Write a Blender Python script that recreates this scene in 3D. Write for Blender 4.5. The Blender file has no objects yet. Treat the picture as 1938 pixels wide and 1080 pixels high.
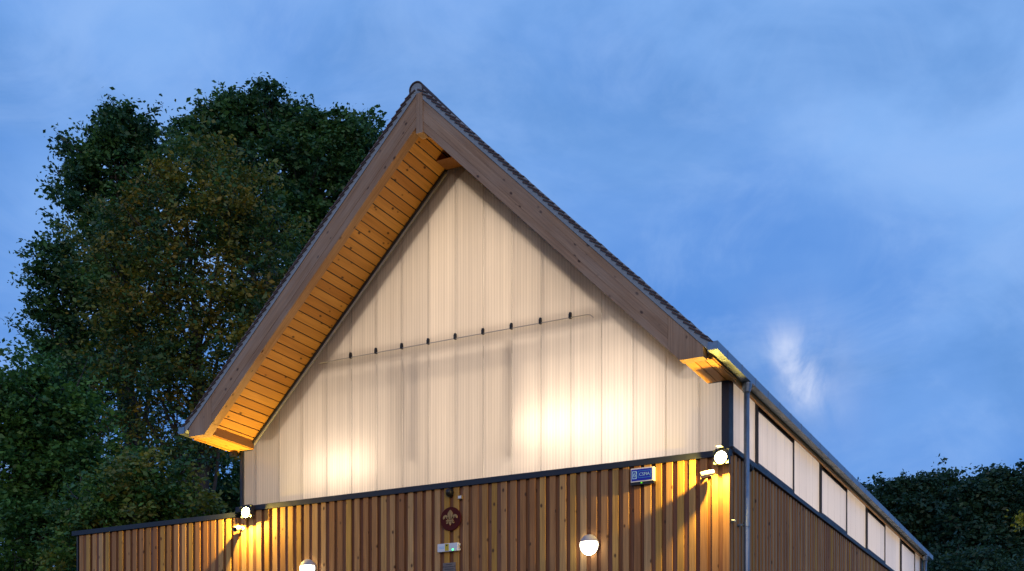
import bpy, math, random
import numpy as np
from mathutils import Matrix, Vector

random.seed(7)
rng = np.random.default_rng(7)
scene = bpy.context.scene
COL = scene.collection
R = math.radians

# ------------------------------------------------------------------ camera
cam_d = bpy.data.cameras.new("camera")
cam = bpy.data.objects.new("camera", cam_d)
COL.objects.link(cam)
cam.location = (4.639, -15.146, 0.0)                 # eye level is z = 0
cam.rotation_euler = (R(90), 0, R(27.1645))          # level camera, rising front (shift lens)
cam_d.sensor_fit = 'HORIZONTAL'
cam_d.sensor_width = 36.0
cam_d.lens = 36.0 * 2282.0 / 1938.0
cam_d.shift_y = 886.0 / 1938.0
cam_d.clip_start = 0.1
cam_d.clip_end = 2000.0
scene.camera = cam

# ------------------------------------------------------------------ dusk sky
SUN_EL, SUN_AZ = 3.0, 152.0
world = bpy.data.worlds.new("World")
scene.world = world
world.use_nodes = True
wn = world.node_tree
wn.nodes.clear()
def WN(t, **kw):
    n = wn.nodes.new(t)
    for k, v in kw.items():
        setattr(n, k, v)
    return n
w_out = WN('ShaderNodeOutputWorld')
w_bg = WN('ShaderNodeBackground')
w_bg.inputs['Strength'].default_value = 0.104
sky = WN('ShaderNodeTexSky', sky_type='NISHITA', sun_disc=False)
sky.sun_elevation = R(SUN_EL)
sky.sun_rotation = R(SUN_AZ)
sky.altitude = 0.0
sky.air_density = 1.0
sky.dust_density = 0.3
sky.ozone_density = 4.0
tc = WN('ShaderNodeTexCoord')
# even blue of a thinly clouded sky after sunset: Nishita + cloud veil
def cloud(scale, detail, rough, off, lo, hi, dist=0.3, stretch=(1.0, 1.0, 1.7)):
    mp = WN('ShaderNodeMapping'); mp.inputs['Location'].default_value = off
    mp.inputs['Scale'].default_value = stretch
    nz = WN('ShaderNodeTexNoise'); nz.inputs['Scale'].default_value = scale
    nz.inputs['Detail'].default_value = detail; nz.inputs['Roughness'].default_value = rough
    nz.inputs['Distortion'].default_value = dist
    mr = WN('ShaderNodeMapRange', interpolation_type='SMOOTHSTEP')
    mr.inputs['From Min'].default_value = lo; mr.inputs['From Max'].default_value = hi
    wn.links.new(tc.outputs['Generated'], mp.inputs[0]); wn.links.new(mp.outputs[0], nz.inputs['Vector'])
    wn.links.new(nz.outputs['Fac'], mr.inputs['Value'])
    return mr.outputs[0]
def wmix(fac, a, b, blend='MIX'):
    m = WN('ShaderNodeMix', data_type='RGBA', blend_type=blend)
    for s, v in ((m.inputs[0], fac), (m.inputs[6], a), (m.inputs[7], b)):
        if hasattr(v, 'links'):
            wn.links.new(v, s)
        else:
            s.default_value = v
    return m.outputs[2]
base = wmix(0.88, sky.outputs['Color'], (1.60, 3.85, 8.6, 1))           # blue hour, evened by the veil
veil = cloud(2.2, 5, 0.5, (3.1, 1.7, 0.4), 0.40, 0.64)
grey = cloud(4.2, 6, 0.55, (7.4, 0.3, 2.0), 0.42, 0.72, 0.5)
fine = cloud(6.5, 8, 0.62, (1.2, 5.3, 1.0), 0.42, 0.74, 0.8)
def wmul(a, k):
    n = WN('ShaderNodeMath', operation='MULTIPLY')
    wn.links.new(a, n.inputs[0])
    if hasattr(k, 'links'):
        wn.links.new(k, n.inputs[1])
    else:
        n.inputs[1].default_value = k
    return n.outputs[0]
c1 = wmix(veil, wmix(1.0, base, (0.72, 0.80, 0.92, 1), 'MULTIPLY'), (2.4, 4.55, 8.8, 1))
c2 = wmix(wmul(grey, 0.80), c1, (1.1, 2.8, 6.5, 1))
c3 = wmix(wmul(fine, 0.42), c2, (3.1, 5.0, 8.9, 1))
# one torn bright wisp of cloud low over the flank of the hall
for wd, r0, r1, amt, torn in [((-0.2354, 0.9232, 0.3037), 0.0, 0.075, 0.22, 0), ((-0.2107, 0.939, 0.2719), 0.0, 0.06, 0.18, 0), ((-0.2366, 0.9198, 0.313), 0.0, 0.026, 0.7, 1), ((-0.2301, 0.9265, 0.2977), 0.0, 0.026, 0.9, 1), ((-0.2223, 0.9332, 0.2822), 0.0, 0.026, 1.0, 1)]:
    dn = WN('ShaderNodeVectorMath', operation='DISTANCE')
    mpw = WN('ShaderNodeVectorMath', operation='NORMALIZE')
    wn.links.new(tc.outputs['Generated'], mpw.inputs[0])
    wn.links.new(mpw.outputs[0], dn.inputs[0]); dn.inputs[1].default_value = wd
    mr = WN('ShaderNodeMapRange', interpolation_type='SMOOTHSTEP')
    mr.inputs['From Min'].default_value = r1; mr.inputs['From Max'].default_value = r0
    wn.links.new(dn.outputs['Value'], mr.inputs['Value'])
    tear = cloud(17.0, 7, 0.58, (0.4, 0.8, 0.1), 0.34 if torn else 0.2, 0.74 if torn else 0.7, 0.5, (1.3, 1.3, 0.75))
    c3 = wmix(wmul(wmul(mr.outputs[0], tear), amt), c3, (6.6, 7.4, 9.6, 1))
wn.links.new(c3, w_bg.inputs['Color'])
wn.links.new(w_bg.outputs[0], w_out.inputs['Surface'])

# last afterglow of the sun that has just gone, behind the photographer
sun_d = bpy.data.lights.new("sun", 'SUN')
sun_d.energy = 0.95
sun_d.angle = R(40)
sun_d.color = (1.0, 0.70, 0.44)
sun = bpy.data.objects.new("sun", sun_d)
COL.objects.link(sun)
sd = Vector((math.sin(R(SUN_AZ)) * math.cos(R(8)), math.cos(R(SUN_AZ)) * math.cos(R(8)), math.sin(R(8))))
sun.rotation_euler = sd.to_track_quat('Z', 'Y').to_euler()
sun.location = (10, -30, 12)

scene.view_settings.view_transform = 'Standard'
scene.view_settings.look = 'None'
scene.view_settings.exposure = 0.0
scene.view_settings.gamma = 1.0
scene.view_settings.use_curve_mapping = False
scene.render.engine = 'CYCLES'
scene.cycles.use_denoising = True
scene.cycles.max_bounces = 8
scene.cycles.diffuse_bounces = 3
scene.cycles.glossy_bounces = 3
scene.cycles.transmission_bounces = 6
scene.cycles.transparent_max_bounces = 12
scene.cycles.sample_clamp_indirect = 4.0
scene.cycles.caustics_reflective = False
scene.cycles.caustics_refractive = False

# ------------------------------------------------------------------ materials
def new_mat(name):
    m = bpy.data.materials.new(name)
    m.use_nodes = True
    nt = m.node_tree
    nt.nodes.clear()
    out = nt.nodes.new('ShaderNodeOutputMaterial')
    return m, nt, out
def nd(nt, t, ins=None, **kw):
    n = nt.nodes.new(t)
    for k, v in kw.items():
        setattr(n, k, v)
    for k, v in (ins or {}).items():
        s = n.inputs[k]
        if hasattr(v, 'is_linked') and hasattr(v, 'node'):
            nt.links.new(v, s)
        else:
            s.default_value = v
    return n
def rgb(c):
    return (c[0], c[1], c[2], 1.0)
def ramp(nt, fac, stops, interp='LINEAR'):
    n = nd(nt, 'ShaderNodeValToRGB', {'Fac': fac})
    cr = n.color_ramp
    cr.interpolation = interp
    while len(cr.elements) < len(stops):
        cr.elements.new(0.5)
    for e, (p, c) in zip(cr.elements, stops):
        e.position = p
        e.color = rgb(c)
    return n.outputs['Color']
def mixc(nt, fac, a, b, blend='MIX'):
    n = nd(nt, 'ShaderNodeMix', None, data_type='RGBA', blend_type=blend)
    for s, v in ((n.inputs[0], fac), (n.inputs[6], a), (n.inputs[7], b)):
        if hasattr(v, 'node'):
            nt.links.new(v, s)
        else:
            s.default_value = v if not isinstance(v, tuple) or len(v) == 4 else rgb(v)
    return n.outputs[2]

def wood(name, stops, knot=1.0, rough=0.62, grain=0.35, weather=0.0, seedoff=0.0, knot_scale=7.0):
    """sawn softwood, grain along the piece's own z axis; every piece differs"""
    m, nt, out = new_mat(name)
    oi = nd(nt, 'ShaderNodeObjectInfo')
    tcn = nd(nt, 'ShaderNodeTexCoord')
    sc = nd(nt, 'ShaderNodeVectorMath', {0: (91.7, 53.1, 37.9), 3: oi.outputs['Random']}, operation='SCALE')
    off = nd(nt, 'ShaderNodeVectorMath', {0: tcn.outputs['Object'], 1: sc.outputs[0]}, operation='ADD')
    g_map = nd(nt, 'ShaderNodeMapping', {'Vector': off.outputs[0], 'Scale': (60, 60, 1.6)})
    g = nd(nt, 'ShaderNodeTexNoise', {'Vector': g_map.outputs[0], 'Scale': 1.0, 'Detail': 6.0, 'Roughness': 0.6, 'Distortion': 0.4})
    b_map = nd(nt, 'ShaderNodeMapping', {'Vector': off.outputs[0], 'Scale': (9, 9, 0.8)})
    b = nd(nt, 'ShaderNodeTexNoise', {'Vector': b_map.outputs[0], 'Scale': 1.0, 'Detail': 3.0, 'Roughness': 0.55})
    basec = ramp(nt, oi.outputs['Random'], stops)
    lo = mixc(nt, 1.0, basec, (1 - grain, 1 - grain * 1.05, 1 - grain * 1.1, 1), 'MULTIPLY')
    hi = mixc(nt, 1.0, basec, (1 + grain * 0.35, 1 + grain * 0.3, 1 + grain * 0.25, 1), 'MULTIPLY')
    gr = nd(nt, 'ShaderNodeMapRange', {'Value': g.outputs['Fac'], 'From Min': 0.3, 'From Max': 0.7})
    c = mixc(nt, gr.outputs[0], lo, hi)
    br = nd(nt, 'ShaderNodeMapRange', {'Value': b.outputs['Fac'], 'From Min': 0.35, 'From Max': 0.7})
    c = mixc(nt, br.outputs[0], mixc(nt, 1.0, c, (0.84, 0.8, 0.78, 1), 'MULTIPLY'), c)
    # knots
    k_map = nd(nt, 'ShaderNodeMapping', {'Vector': off.outputs[0], 'Scale': (knot_scale, knot_scale, knot_scale * 0.62)})
    v = nd(nt, 'ShaderNodeTexVoronoi', {'Vector': k_map.outputs[0], 'Scale': 1.0, 'Randomness': 1.0})
    kr = nd(nt, 'ShaderNodeMapRange', {'Value': v.outputs['Distance'], 'From Min': 0.075, 'From Max': 0.16, 'To Min': knot, 'To Max': 0.0})
    c = mixc(nt, kr.outputs[0], c, (0.055, 0.022, 0.010, 1))
    if weather > 0:
        w_map = nd(nt, 'ShaderNodeMapping', {'Vector': off.outputs[0], 'Scale': (3, 3, 1.2)})
        w = nd(nt, 'ShaderNodeTexNoise', {'Vector': w_map.outputs[0], 'Scale': 1.0, 'Detail': 5.0})
        wr = nd(nt, 'ShaderNodeMapRange', {'Value': w.outputs['Fac'], 'From Min': 0.4, 'From Max': 0.68, 'To Min': 0.0, 'To Max': weather})
        c = mixc(nt, wr.outputs[0], c, (0.47, 0.36, 0.27, 1))
    bump = nd(nt, 'ShaderNodeBump', {'Height': g.outputs['Fac'], 'Strength': 0.25, 'Distance': 0.003})
    p = nd(nt, 'ShaderNodeBsdfPrincipled', {'Base Color': c, 'Roughness': rough, 'Normal': bump.outputs[0], 'Specular IOR Level': 0.3})
    nt.links.new(p.outputs[0], out.inputs[0])
    return m

M = {}
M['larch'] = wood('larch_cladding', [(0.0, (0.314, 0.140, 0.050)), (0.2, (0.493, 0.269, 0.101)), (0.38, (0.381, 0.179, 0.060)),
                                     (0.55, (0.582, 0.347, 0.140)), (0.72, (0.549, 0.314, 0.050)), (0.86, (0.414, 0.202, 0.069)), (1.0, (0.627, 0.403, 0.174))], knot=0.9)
M['larch_shaded'] = wood('larch_shaded_boards', [(0.0, (0.20, 0.082, 0.036)), (0.35, (0.29, 0.135, 0.052)), (0.6, (0.22, 0.092, 0.042)),
                                             (0.85, (0.27, 0.13, 0.07)), (1.0, (0.22, 0.10, 0.06))], knot=0.8)  # same larch as the battens, recess shade put into the colour
M['pine'] = wood('pine_soffit', [(0.0, (0.48, 0.22, 0.05)), (0.4, (0.63, 0.325, 0.085)), (0.75, (0.54, 0.26, 0.06)), (1.0, (0.70, 0.38, 0.11))], knot=0.95, rough=0.5, grain=0.2)
M['glulam'] = wood('glulam_barge', [(0.0, (0.37, 0.215, 0.115)), (0.5, (0.48, 0.30, 0.175)), (1.0, (0.40, 0.235, 0.125))], knot=0.95, grain=0.35, weather=0.35, knot_scale=7.5)

def plain(name, col, rough=0.5, metal=0.0, var=0.12, scale=9.0, bump=0.0, spec=0.4):
    m, nt, out = new_mat(name)
    tcn = nd(nt, 'ShaderNodeTexCoord')
    n1 = nd(nt, 'ShaderNodeTexNoise', {'Vector': tcn.outputs['Object'], 'Scale': scale, 'Detail': 6.0, 'Roughness': 0.65})
    f = nd(nt, 'ShaderNodeMapRange', {'Value': n1.outputs['Fac'], 'From Min': 0.3, 'From Max': 0.7})
    c = mixc(nt, f.outputs[0], tuple(x * (1 - var) for x in col) + (1,), tuple(min(1, x * (1 + var)) for x in col) + (1,))
    rr = nd(nt, 'ShaderNodeMapRange', {'Value': n1.outputs['Fac'], 'From Min': 0.3, 'From Max': 0.7, 'To Min': max(0.05, rough - 0.1), 'To Max': min(1, rough + 0.1)})
    ins = {'Base Color': c, 'Roughness': rr.outputs[0], 'Metallic': metal, 'Specular IOR Level': spec}
    if bump:
        bm_ = nd(nt, 'ShaderNodeBump', {'Height': n1.outputs['Fac'], 'Strength': bump, 'Distance': 0.01})
        ins['Normal'] = bm_.outputs[0]
    p = nd(nt, 'ShaderNodeBsdfPrincipled', ins)
    nt.links.new(p.outputs[0], out.inputs[0])
    return m
def glow(name, col, strength):
    m, nt, out = new_mat(name)
    e = nd(nt, 'ShaderNodeEmission', {'Color': rgb(col), 'Strength': strength})
    nt.links.new(e.outputs[0], out.inputs[0])
    return m

M['dark_trim'] = plain('anthracite_trim', (0.018, 0.022, 0.032), 0.5, 0.0)
M['zinc'] = plain('galvanised_steel', (0.23, 0.28, 0.34), 0.42, 0.7, var=0.18, scale=14)
M['flash'] = plain('verge_mortar', (0.27, 0.31, 0.34), 0.8, 0.0, bump=0.3, scale=30)
M['tile'] = plain('clay_tile', (0.085, 0.052, 0.045), 0.8, 0.0, var=0.35, scale=5, bump=0.3)
M['black'] = plain('black_plastic', (0.012, 0.012, 0.014), 0.35)
M['white_plastic'] = plain('white_plastic', (0.72, 0.73, 0.74), 0.4, var=0.03)
M['grey_paint'] = plain('grey_paint', (0.36, 0.36, 0.40), 0.4, var=0.05)
M['blue'] = plain('blue_panel', (0.006, 0.016, 0.42), 0.5, var=0.05)
M['cyan_print'] = plain('pale_blue_print', (0.30, 0.55, 0.80), 0.5, var=0.02)
M['teal_print'] = plain('teal_print', (0.04, 0.22, 0.60), 0.5, var=0.02)
M['maroon'] = plain('maroon_enamel', (0.075, 0.010, 0.008), 0.7, var=0.1, spec=0.15)
M['brass'] = plain('gold_paint', (0.36, 0.22, 0.075), 0.5, var=0.1)
M['yellow'] = plain('yellow_label', (0.55, 0.42, 0.02), 0.5, var=0.03)
M['plaque'] = plain('weathered_bronze', (0.20, 0.15, 0.12), 0.45, 0.3, var=0.2)
M['plaque_dark'] = plain('engraved_lines', (0.06, 0.045, 0.04), 0.6, var=0.1)
M['interior'] = plain('white_interior', (0.62, 0.58, 0.52), 0.8, var=0.03)
M['beam'] = plain('interior_timber', (0.30, 0.21, 0.13), 0.7, var=0.15)
M['bark'] = plain('tree_bark', (0.055, 0.048, 0.042), 0.9, var=0.4, scale=4, bump=0.6)
M['flood_lens'] = glow('floodlight_lens', (1.0, 0.80, 0.42), 90.0)
M['bulkhead_lens'] = glow('bulkhead_diffuser', (1.0, 0.86, 0.64), 15.0)
M['green_led'] = glow('green_led', (0.05, 1.0, 0.25), 4.0)
M['lime_led'] = glow('lime_led', (0.2, 1.0, 0.03), 1.0)
M['tube'] = glow('lamp_tube', (1.0, 0.86, 0.66), 12.0)

# opal outer skin and clear inner skin of multiwall polycarbonate
def poly_mat(axis):
    m, nt, out = new_mat('opal_polycarbonate_' + axis)
    tcn = nd(nt, 'ShaderNodeTexCoord')
    sp = nd(nt, 'ShaderNodeSeparateXYZ', {0: tcn.outputs['Object']})
    x = sp.outputs[0] if axis == 'x' else sp.outputs[1]
    ph = nd(nt, 'ShaderNodeMath', {0: x, 1: 2 * math.pi / 0.046}, operation='MULTIPLY')
    si = nd(nt, 'ShaderNodeMath', {0: ph.outputs[0]}, operation='SINE')
    n = nd(nt, 'ShaderNodeTexNoise', {'Vector': nd(nt, 'ShaderNodeMapping', {'Vector': tcn.outputs['Object'], 'Scale': (14, 14, 0.25)}).outputs[0],
                                      'Scale': 1.0, 'Detail': 5.0, 'Roughness': 0.7})
    web = nd(nt, 'ShaderNodeMapRange', {'Value': si.outputs[0], 'From Min': -1.0, 'From Max': 1.0, 'To Min': 0.89, 'To Max': 1.05})
    cl = nd(nt, 'ShaderNodeMapRange', {'Value': n.outputs['Fac'], 'From Min': 0.3, 'From Max': 0.7, 'To Min': 0.84, 'To Max': 1.06})
    oi = nd(nt, 'ShaderNodeObjectInfo')
    pr = nd(nt, 'ShaderNodeMapRange', {'Value': oi.outputs['Random'], 'To Min': 0.90, 'To Max': 1.04})
    k0 = nd(nt, 'ShaderNodeMath', {0: web.outputs[0], 1: cl.outputs[0]}, operation='MULTIPLY')
    k = nd(nt, 'ShaderNodeMath', {0: k0.outputs[0], 1: pr.outputs[0]}, operation='MULTIPLY')
    ct = nd(nt, 'ShaderNodeVectorMath', {0: (0.80, 0.735, 0.66), 3: k.outputs[0]}, operation='SCALE')
    tr = nd(nt, 'ShaderNodeBsdfTranslucent', {'Color': ct.outputs[0]})
    df = nd(nt, 'ShaderNodeBsdfDiffuse', {'Color': (0.50, 0.48, 0.46, 1)})
    mx = nd(nt, 'ShaderNodeMixShader', {0: 0.22, 1: tr.outputs[0], 2: df.outputs[0]})
    gl = nd(nt, 'ShaderNodeBsdfGlossy', {'Color': (1, 1, 1, 1), 'Roughness': 0.35})
    fr = nd(nt, 'ShaderNodeFresnel', {'IOR': 1.35})
    mx2 = nd(nt, 'ShaderNodeMixShader', {0: fr.outputs[0], 1: mx.outputs[0], 2: gl.outputs[0]})
    nt.links.new(mx2.outputs[0], out.inputs[0])
    return m
M['poly_x'] = poly_mat('x')
M['poly_y'] = poly_mat('y')
m, nt, out = new_mat('clear_inner_skin')
a = nd(nt, 'ShaderNodeBsdfTransparent', {'Color': (0.93, 0.93, 0.93, 1)})
b = nd(nt, 'ShaderNodeBsdfTranslucent', {'Color': (0.8, 0.8, 0.8, 1)})
nt.links.new(nd(nt, 'ShaderNodeMixShader', {0: 0.08, 1: a.outputs[0], 2: b.outputs[0]}).outputs[0], out.inputs[0])
M['clear'] = m

def leaf_mat(name, dark, light, autumn, autumn2):
    m, nt, out = new_mat(name)
    at = nd(nt, 'ShaderNodeAttribute', None, attribute_name='tint')
    sp = nd(nt, 'ShaderNodeSeparateColor', {0: at.outputs['Color']})
    g = mixc(nt, sp.outputs[0], rgb(dark), rgb(light))
    au = mixc(nt, sp.outputs[2], rgb(autumn), rgb(autumn2))
    c = mixc(nt, sp.outputs[1], g, au)
    d = nd(nt, 'ShaderNodeBsdfPrincipled', {'Base Color': c, 'Roughness': 0.5, 'Specular IOR Level': 0.35})
    t = nd(nt, 'ShaderNodeBsdfTranslucent', {'Color': c})
    nt.links.new(nd(nt, 'ShaderNodeMixShader', {0: 0.25, 1: d.outputs[0], 2: t.outputs[0]}).outputs[0], out.inputs[0])
    return m
M['leaf'] = leaf_mat('broad_leaves', (0.018, 0.070, 0.030), (0.085, 0.190, 0.036), (0.29, 0.25, 0.018), (0.31, 0.17, 0.016))
M['leaf_green'] = leaf_mat('fresh_leaves', (0.022, 0.085, 0.024), (0.12, 0.26, 0.040), (0.30, 0.27, 0.03), (0.30, 0.20, 0.03))
M['leaf_far'] = leaf_mat('wood_leaves', (0.014, 0.050, 0.028), (0.050, 0.110, 0.045), (0.10, 0.09, 0.02), (0.10, 0.05, 0.02))
M['leaf_yellow'] = leaf_mat('yellow_leaves', (0.25, 0.24, 0.02), (0.45, 0.40, 0.03), (0.4, 0.3, 0.03), (0.4, 0.2, 0.03))

def ground_mat():
    m, nt, out = new_mat('ground_cover')
    tcn = nd(nt, 'ShaderNodeTexCoord')
    n1 = nd(nt, 'ShaderNodeTexNoise', {'Vector': tcn.outputs['Object'], 'Scale': 0.3, 'Detail': 8.0})
    n2 = nd(nt, 'ShaderNodeTexNoise', {'Vector': tcn.outputs['Object'], 'Scale': 20.0, 'Detail': 6.0})
    a = mixc(nt, n2.outputs['Fac'], (0.03, 0.055, 0.018, 1), (0.07, 0.10, 0.03, 1))
    c = mixc(nt, n1.outputs['Fac'], a, (0.12, 0.10, 0.075, 1))
    bm_ = nd(nt, 'ShaderNodeBump', {'Height': n2.outputs['Fac'], 'Strength': 0.5, 'Distance': 0.03})
    p = nd(nt, 'ShaderNodeBsdfPrincipled', {'Base Color': c, 'Roughness': 0.9, 'Normal': bm_.outputs[0]})
    nt.links.new(p.outputs[0], out.inputs[0])
    return m
M['ground'] = ground_mat()
M['paving'] = plain('tarmac_forecourt', (0.16, 0.145, 0.13), 0.9, var=0.25, scale=25, bump=0.4)

# ------------------------------------------------------------------ helpers
WM = {}
ID = Matrix.Identity(4)
def T(x, y, z):
    return Matrix.Translation((x, y, z))
def place(o, parent=None, mx=ID):
    COL.objects.link(o)
    if parent is not None:
        o.parent = parent
        o.matrix_parent_inverse = WM[parent.name].inverted()
    o.matrix_basis = mx
    WM[o.name] = mx.copy()
    return o
def mesh_of(name, V, F, mats, fm=None, smooth=False):
    me = bpy.data.meshes.new(name)
    me.from_pydata([tuple(v) for v in V], [], [tuple(f) for f in F])
    for m_ in (mats if isinstance(mats, (list, tuple)) else [mats]):
        me.materials.append(m_)
    if fm:
        me.polygons.foreach_set('material_index', fm)
    if smooth:
        me.polygons.foreach_set('use_smooth', [True] * len(me.polygons))
    me.update()
    return me
def obj(name, me, parent=None, mx=ID):
    return place(bpy.data.objects.new(name, me), parent, mx)
def tag(o, label, cat, group=None):
    o['label'] = label
    o['category'] = cat
    if group:
        o['group'] = group
    return o
def thing(name, loc, label, cat, group=None):
    o = bpy.data.objects.new(name, None)
    o.empty_display_size = 0.2
    place(o, None, T(*loc))
    return tag(o, label, cat, group)

class MB:
    """collects shapes into one mesh"""
    def __init__(s):
        s.V, s.F = [], []
    def add(s, V, F):
        n = len(s.V)
        s.V += [tuple(v) for v in V]
        s.F += [tuple(i + n for i in f) for f in F]
        return s
    def box(s, x0, x1, y0, y1, z0, z1):
        V = [(x0, y0, z0), (x1, y0, z0), (x1, y1, z0), (x0, y1, z0), (x0, y0, z1), (x1, y0, z1), (x1, y1, z1), (x0, y1, z1)]
        return s.add(V, [(3, 2, 1, 0), (4, 5, 6, 7), (0, 1, 5, 4), (1, 2, 6, 5), (2, 3, 7, 6), (3, 0, 4, 7)])
    def prism_y(s, P, y0, y1):
        """polygon in xz (counter-clockwise seen from -y) swept along y"""
        n = len(P)
        V = [(p[0], y0, p[1]) for p in P] + [(p[0], y1, p[1]) for p in P]
        F = [tuple(range(n)), tuple(range(2 * n - 1, n - 1, -1))]
        F += [(i, i + n, (i + 1) % n + n, (i + 1) % n) for i in range(n)]
        return s.add(V, F)
    def prism_z(s, P, z0, z1):
        n = len(P)
        V = [(p[0], p[1], z0) for p in P] + [(p[0], p[1], z1) for p in P]
        F = [tuple(range(n - 1, -1, -1)), tuple(range(n, 2 * n))]
        F += [(i, (i + 1) % n, (i + 1) % n + n, i + n) for i in range(n)]
        return s.add(V, F)
    def tube(s, pts, rad, n=8, caps=True):
        pts = [Vector(p) for p in pts]
        if not isinstance(rad, (list, tuple)):
            rad = [rad] * len(pts)
        rings = []
        V = []
        for i, p in enumerate(pts):
            d = (pts[min(i + 1, len(pts) - 1)] - pts[max(i - 1, 0)]).normalized()
            a = d.orthogonal().normalized() if i == 0 else (a - d * a.dot(d)).normalized()
            b = d.cross(a)
            for k in range(n):
                t = 2 * math.pi * k / n
                V.append(p + (a * math.cos(t) + b * math.sin(t)) * rad[i])
        F = []
        for i in range(len(pts) - 1):
            for k in range(n):
                F.append((i * n + k, i * n + (k + 1) % n, (i + 1) * n + (k + 1) % n, (i + 1) * n + k))
        if caps:
            F.append(tuple(range(n - 1, -1, -1)))
            F.append(tuple((len(pts) - 1) * n + k for k in range(n)))
        return s.add(V, F)
    def build(s, name, mat, parent=None, smooth=False, mx=ID):
        return obj(name, mesh_of(name, s.V, s.F, mat, smooth=smooth), parent, mx)

_plank = {}
def plank(name, L, w, t, mx, mat, parent, c=0.003):
    """board: length along local z, width along x, thickness along y, small chamfers"""
    key = (name, round(L, 3), round(w, 3), round(t, 3), mat.name)
    me = _plank.get(key)
    if me is None:
        a, b = w / 2, t / 2
        P = [(-a + c, -b), (a - c, -b), (a, -b + c), (a, b - c), (a - c, b), (-a + c, b), (-a, b - c), (-a, -b + c)]
        q = MB().prism_z(P, -L / 2, L / 2)
        me = mesh_of(name, q.V, q.F, mat)
        _plank[key] = me
    return obj(name, me, parent, mx)

# ------------------------------------------------------------------ setting: ground
GZ = 0.3                                              # terrace level at the hall
def ground_z(x, y):
    d = max(0.0, -y - 5.0) * max(0.0, 1.0)
    drop = min(1.9, d * 0.24)
    far = max(0.0, math.hypot(x + 4, y - 8) - 40)
    return GZ - drop + min(6.0, far * 0.02) + 0.12 * math.sin(x * 0.31) * math.sin(y * 0.27) * min(1.0, far * 0.2)
xs = np.concatenate([np.linspace(-400, -60, 18), np.linspace(-56, 56, 57), np.linspace(60, 400, 18)])
ys = np.concatenate([np.linspace(-300, -44, 14), np.linspace(-40, 70, 56), np.linspace(80, 600, 20)])
V = [(x, y, ground_z(x, y)) for y in ys for x in xs]
nx = len(xs)
F = [(j * nx + i, j * nx + i + 1, (j + 1) * nx + i + 1, (j + 1) * nx + i) for j in range(len(ys) - 1) for i in range(nx - 1)]
g = obj('ground', mesh_of('ground', V, F, M['ground'], smooth=True))
g['kind'] = 'structure'
pv = MB().add([(-14, -4.9, GZ + 0.004), (4, -4.9, GZ + 0.004), (4, -0.06, GZ + 0.004), (-14, -0.06, GZ + 0.004)], [(0, 1, 2, 3)]).build('forecourt', M['paving'])
pv['kind'] = 'structure'

# ------------------------------------------------------------------ the hall
CX = -4.0                       # ridge line
W2 = 4.0                        # half width
LEN = 16.2                      # length of the hall
VY = -1.14                      # verge plane
CAP = 3.92                      # top of the timber storey
hall = thing('scout_hall', (CX, 0, GZ), 'long timber clad hall with steep tiled roof and glowing translucent gable', 'building')

def top_z(x):                   # top edge of the translucent gable
    return max(4.84, min(8.645 - abs(x - CX), 8.47))

# --- timber storey, front
front = MB().box(-7.95, 0.01, -0.006, 0.06, GZ - 0.1, 3.842).build('front_cladding', M['larch_shaded'], hall)
wing = MB().box(-11.50, -7.952, -0.006, 0.06, GZ - 0.1, 3.758).build('wing_cladding', M['larch_shaded'], hall)
PITCH = 0.1545
x = 0.0
i = 0
while x > -11.48:
    par, zt = (front, 3.842) if x - 0.05 > -7.97 else (wing, 3.758)
    w = random.choice([0.086, 0.092, 0.092, 0.098])
    L = zt - GZ
    zc = GZ + L / 2 - 0.004
    dy = random.uniform(-0.004, 0.004)
    plank('batten', L, w, 0.024, T(x, -0.053 + dy, zc) @ Matrix.Rotation(random.uniform(-0.0008, 0.0008), 4, 'Y'), M['larch'], par)
    if x - PITCH > -11.48:
        par2, zt2 = (front, 3.842) if x - PITCH / 2 > -7.95 else (wing, 3.758)
        L2 = zt2 - GZ
        plank('board', L2, 0.118, 0.020, T(x - PITCH / 2 + random.uniform(-0.006, 0.006), -0.0225 - (0.022 if random.random() < 0.14 else 0), GZ + L2 / 2 - 0.004), M['larch_shaded'], par2)
    x -= PITCH + random.uniform(-0.007, 0.007)
    i += 1
# wing: flat-roofed block behind its front, and end boarding
MB().box(-11.49, -8.01, 0.062, 6.0, GZ - 0.1, 3.70).build('wing_body', M['dark_trim'], hall)
plank('corner_board', 3.758 - GZ, 0.07, 0.03, T(-11.532, -0.03, (3.758 + GZ) / 2 - 0.004) @ Matrix.Rotation(R(90), 4, 'Z'), M['dark_trim'], wing)
# cappings
MB().box(-8.03, 0.06, -0.085, 0.02, 3.846, CAP).box(-8.03, 0.06, -0.092, -0.080, 3.838, 3.915).build('capping', M['dark_trim'], hall)
MB().box(-11.63, -8.035, -0.095, 0.4, 3.762, 3.838).build('wing_capping', M['dark_trim'], hall)

# --- timber storey, right side
side = MB().box(-0.06, 0.006, 0.062, LEN, GZ - 0.1, 3.90).build('side_cladding', M['larch_shaded'], hall)
y = 0.04
while y < LEN - 0.05:
    plank('batten', 3.89 - GZ, 0.090, 0.024, T(0.039 + random.uniform(-0.003, 0.003), y, (3.89 + GZ) / 2) @ Matrix.Rotation(R(90), 4, 'Z'), M['larch'], side)
    plank('board', 3.89 - GZ, 0.12, 0.018, T(0.017, y + 0.084, (3.89 + GZ) / 2) @ Matrix.Rotation(R(90), 4, 'Z'), M['larch_shaded'], side)
    y += 0.168 + random.uniform(-0.005, 0.005)
MB().box(-0.02, 0.085, 0.03, LEN + 0.02, 3.902, 3.938).box(-0.02, 0.070, 0.03, LEN + 0.02, 3.942, 3.978).build('side_capping', M['dark_trim'], hall)
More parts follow.
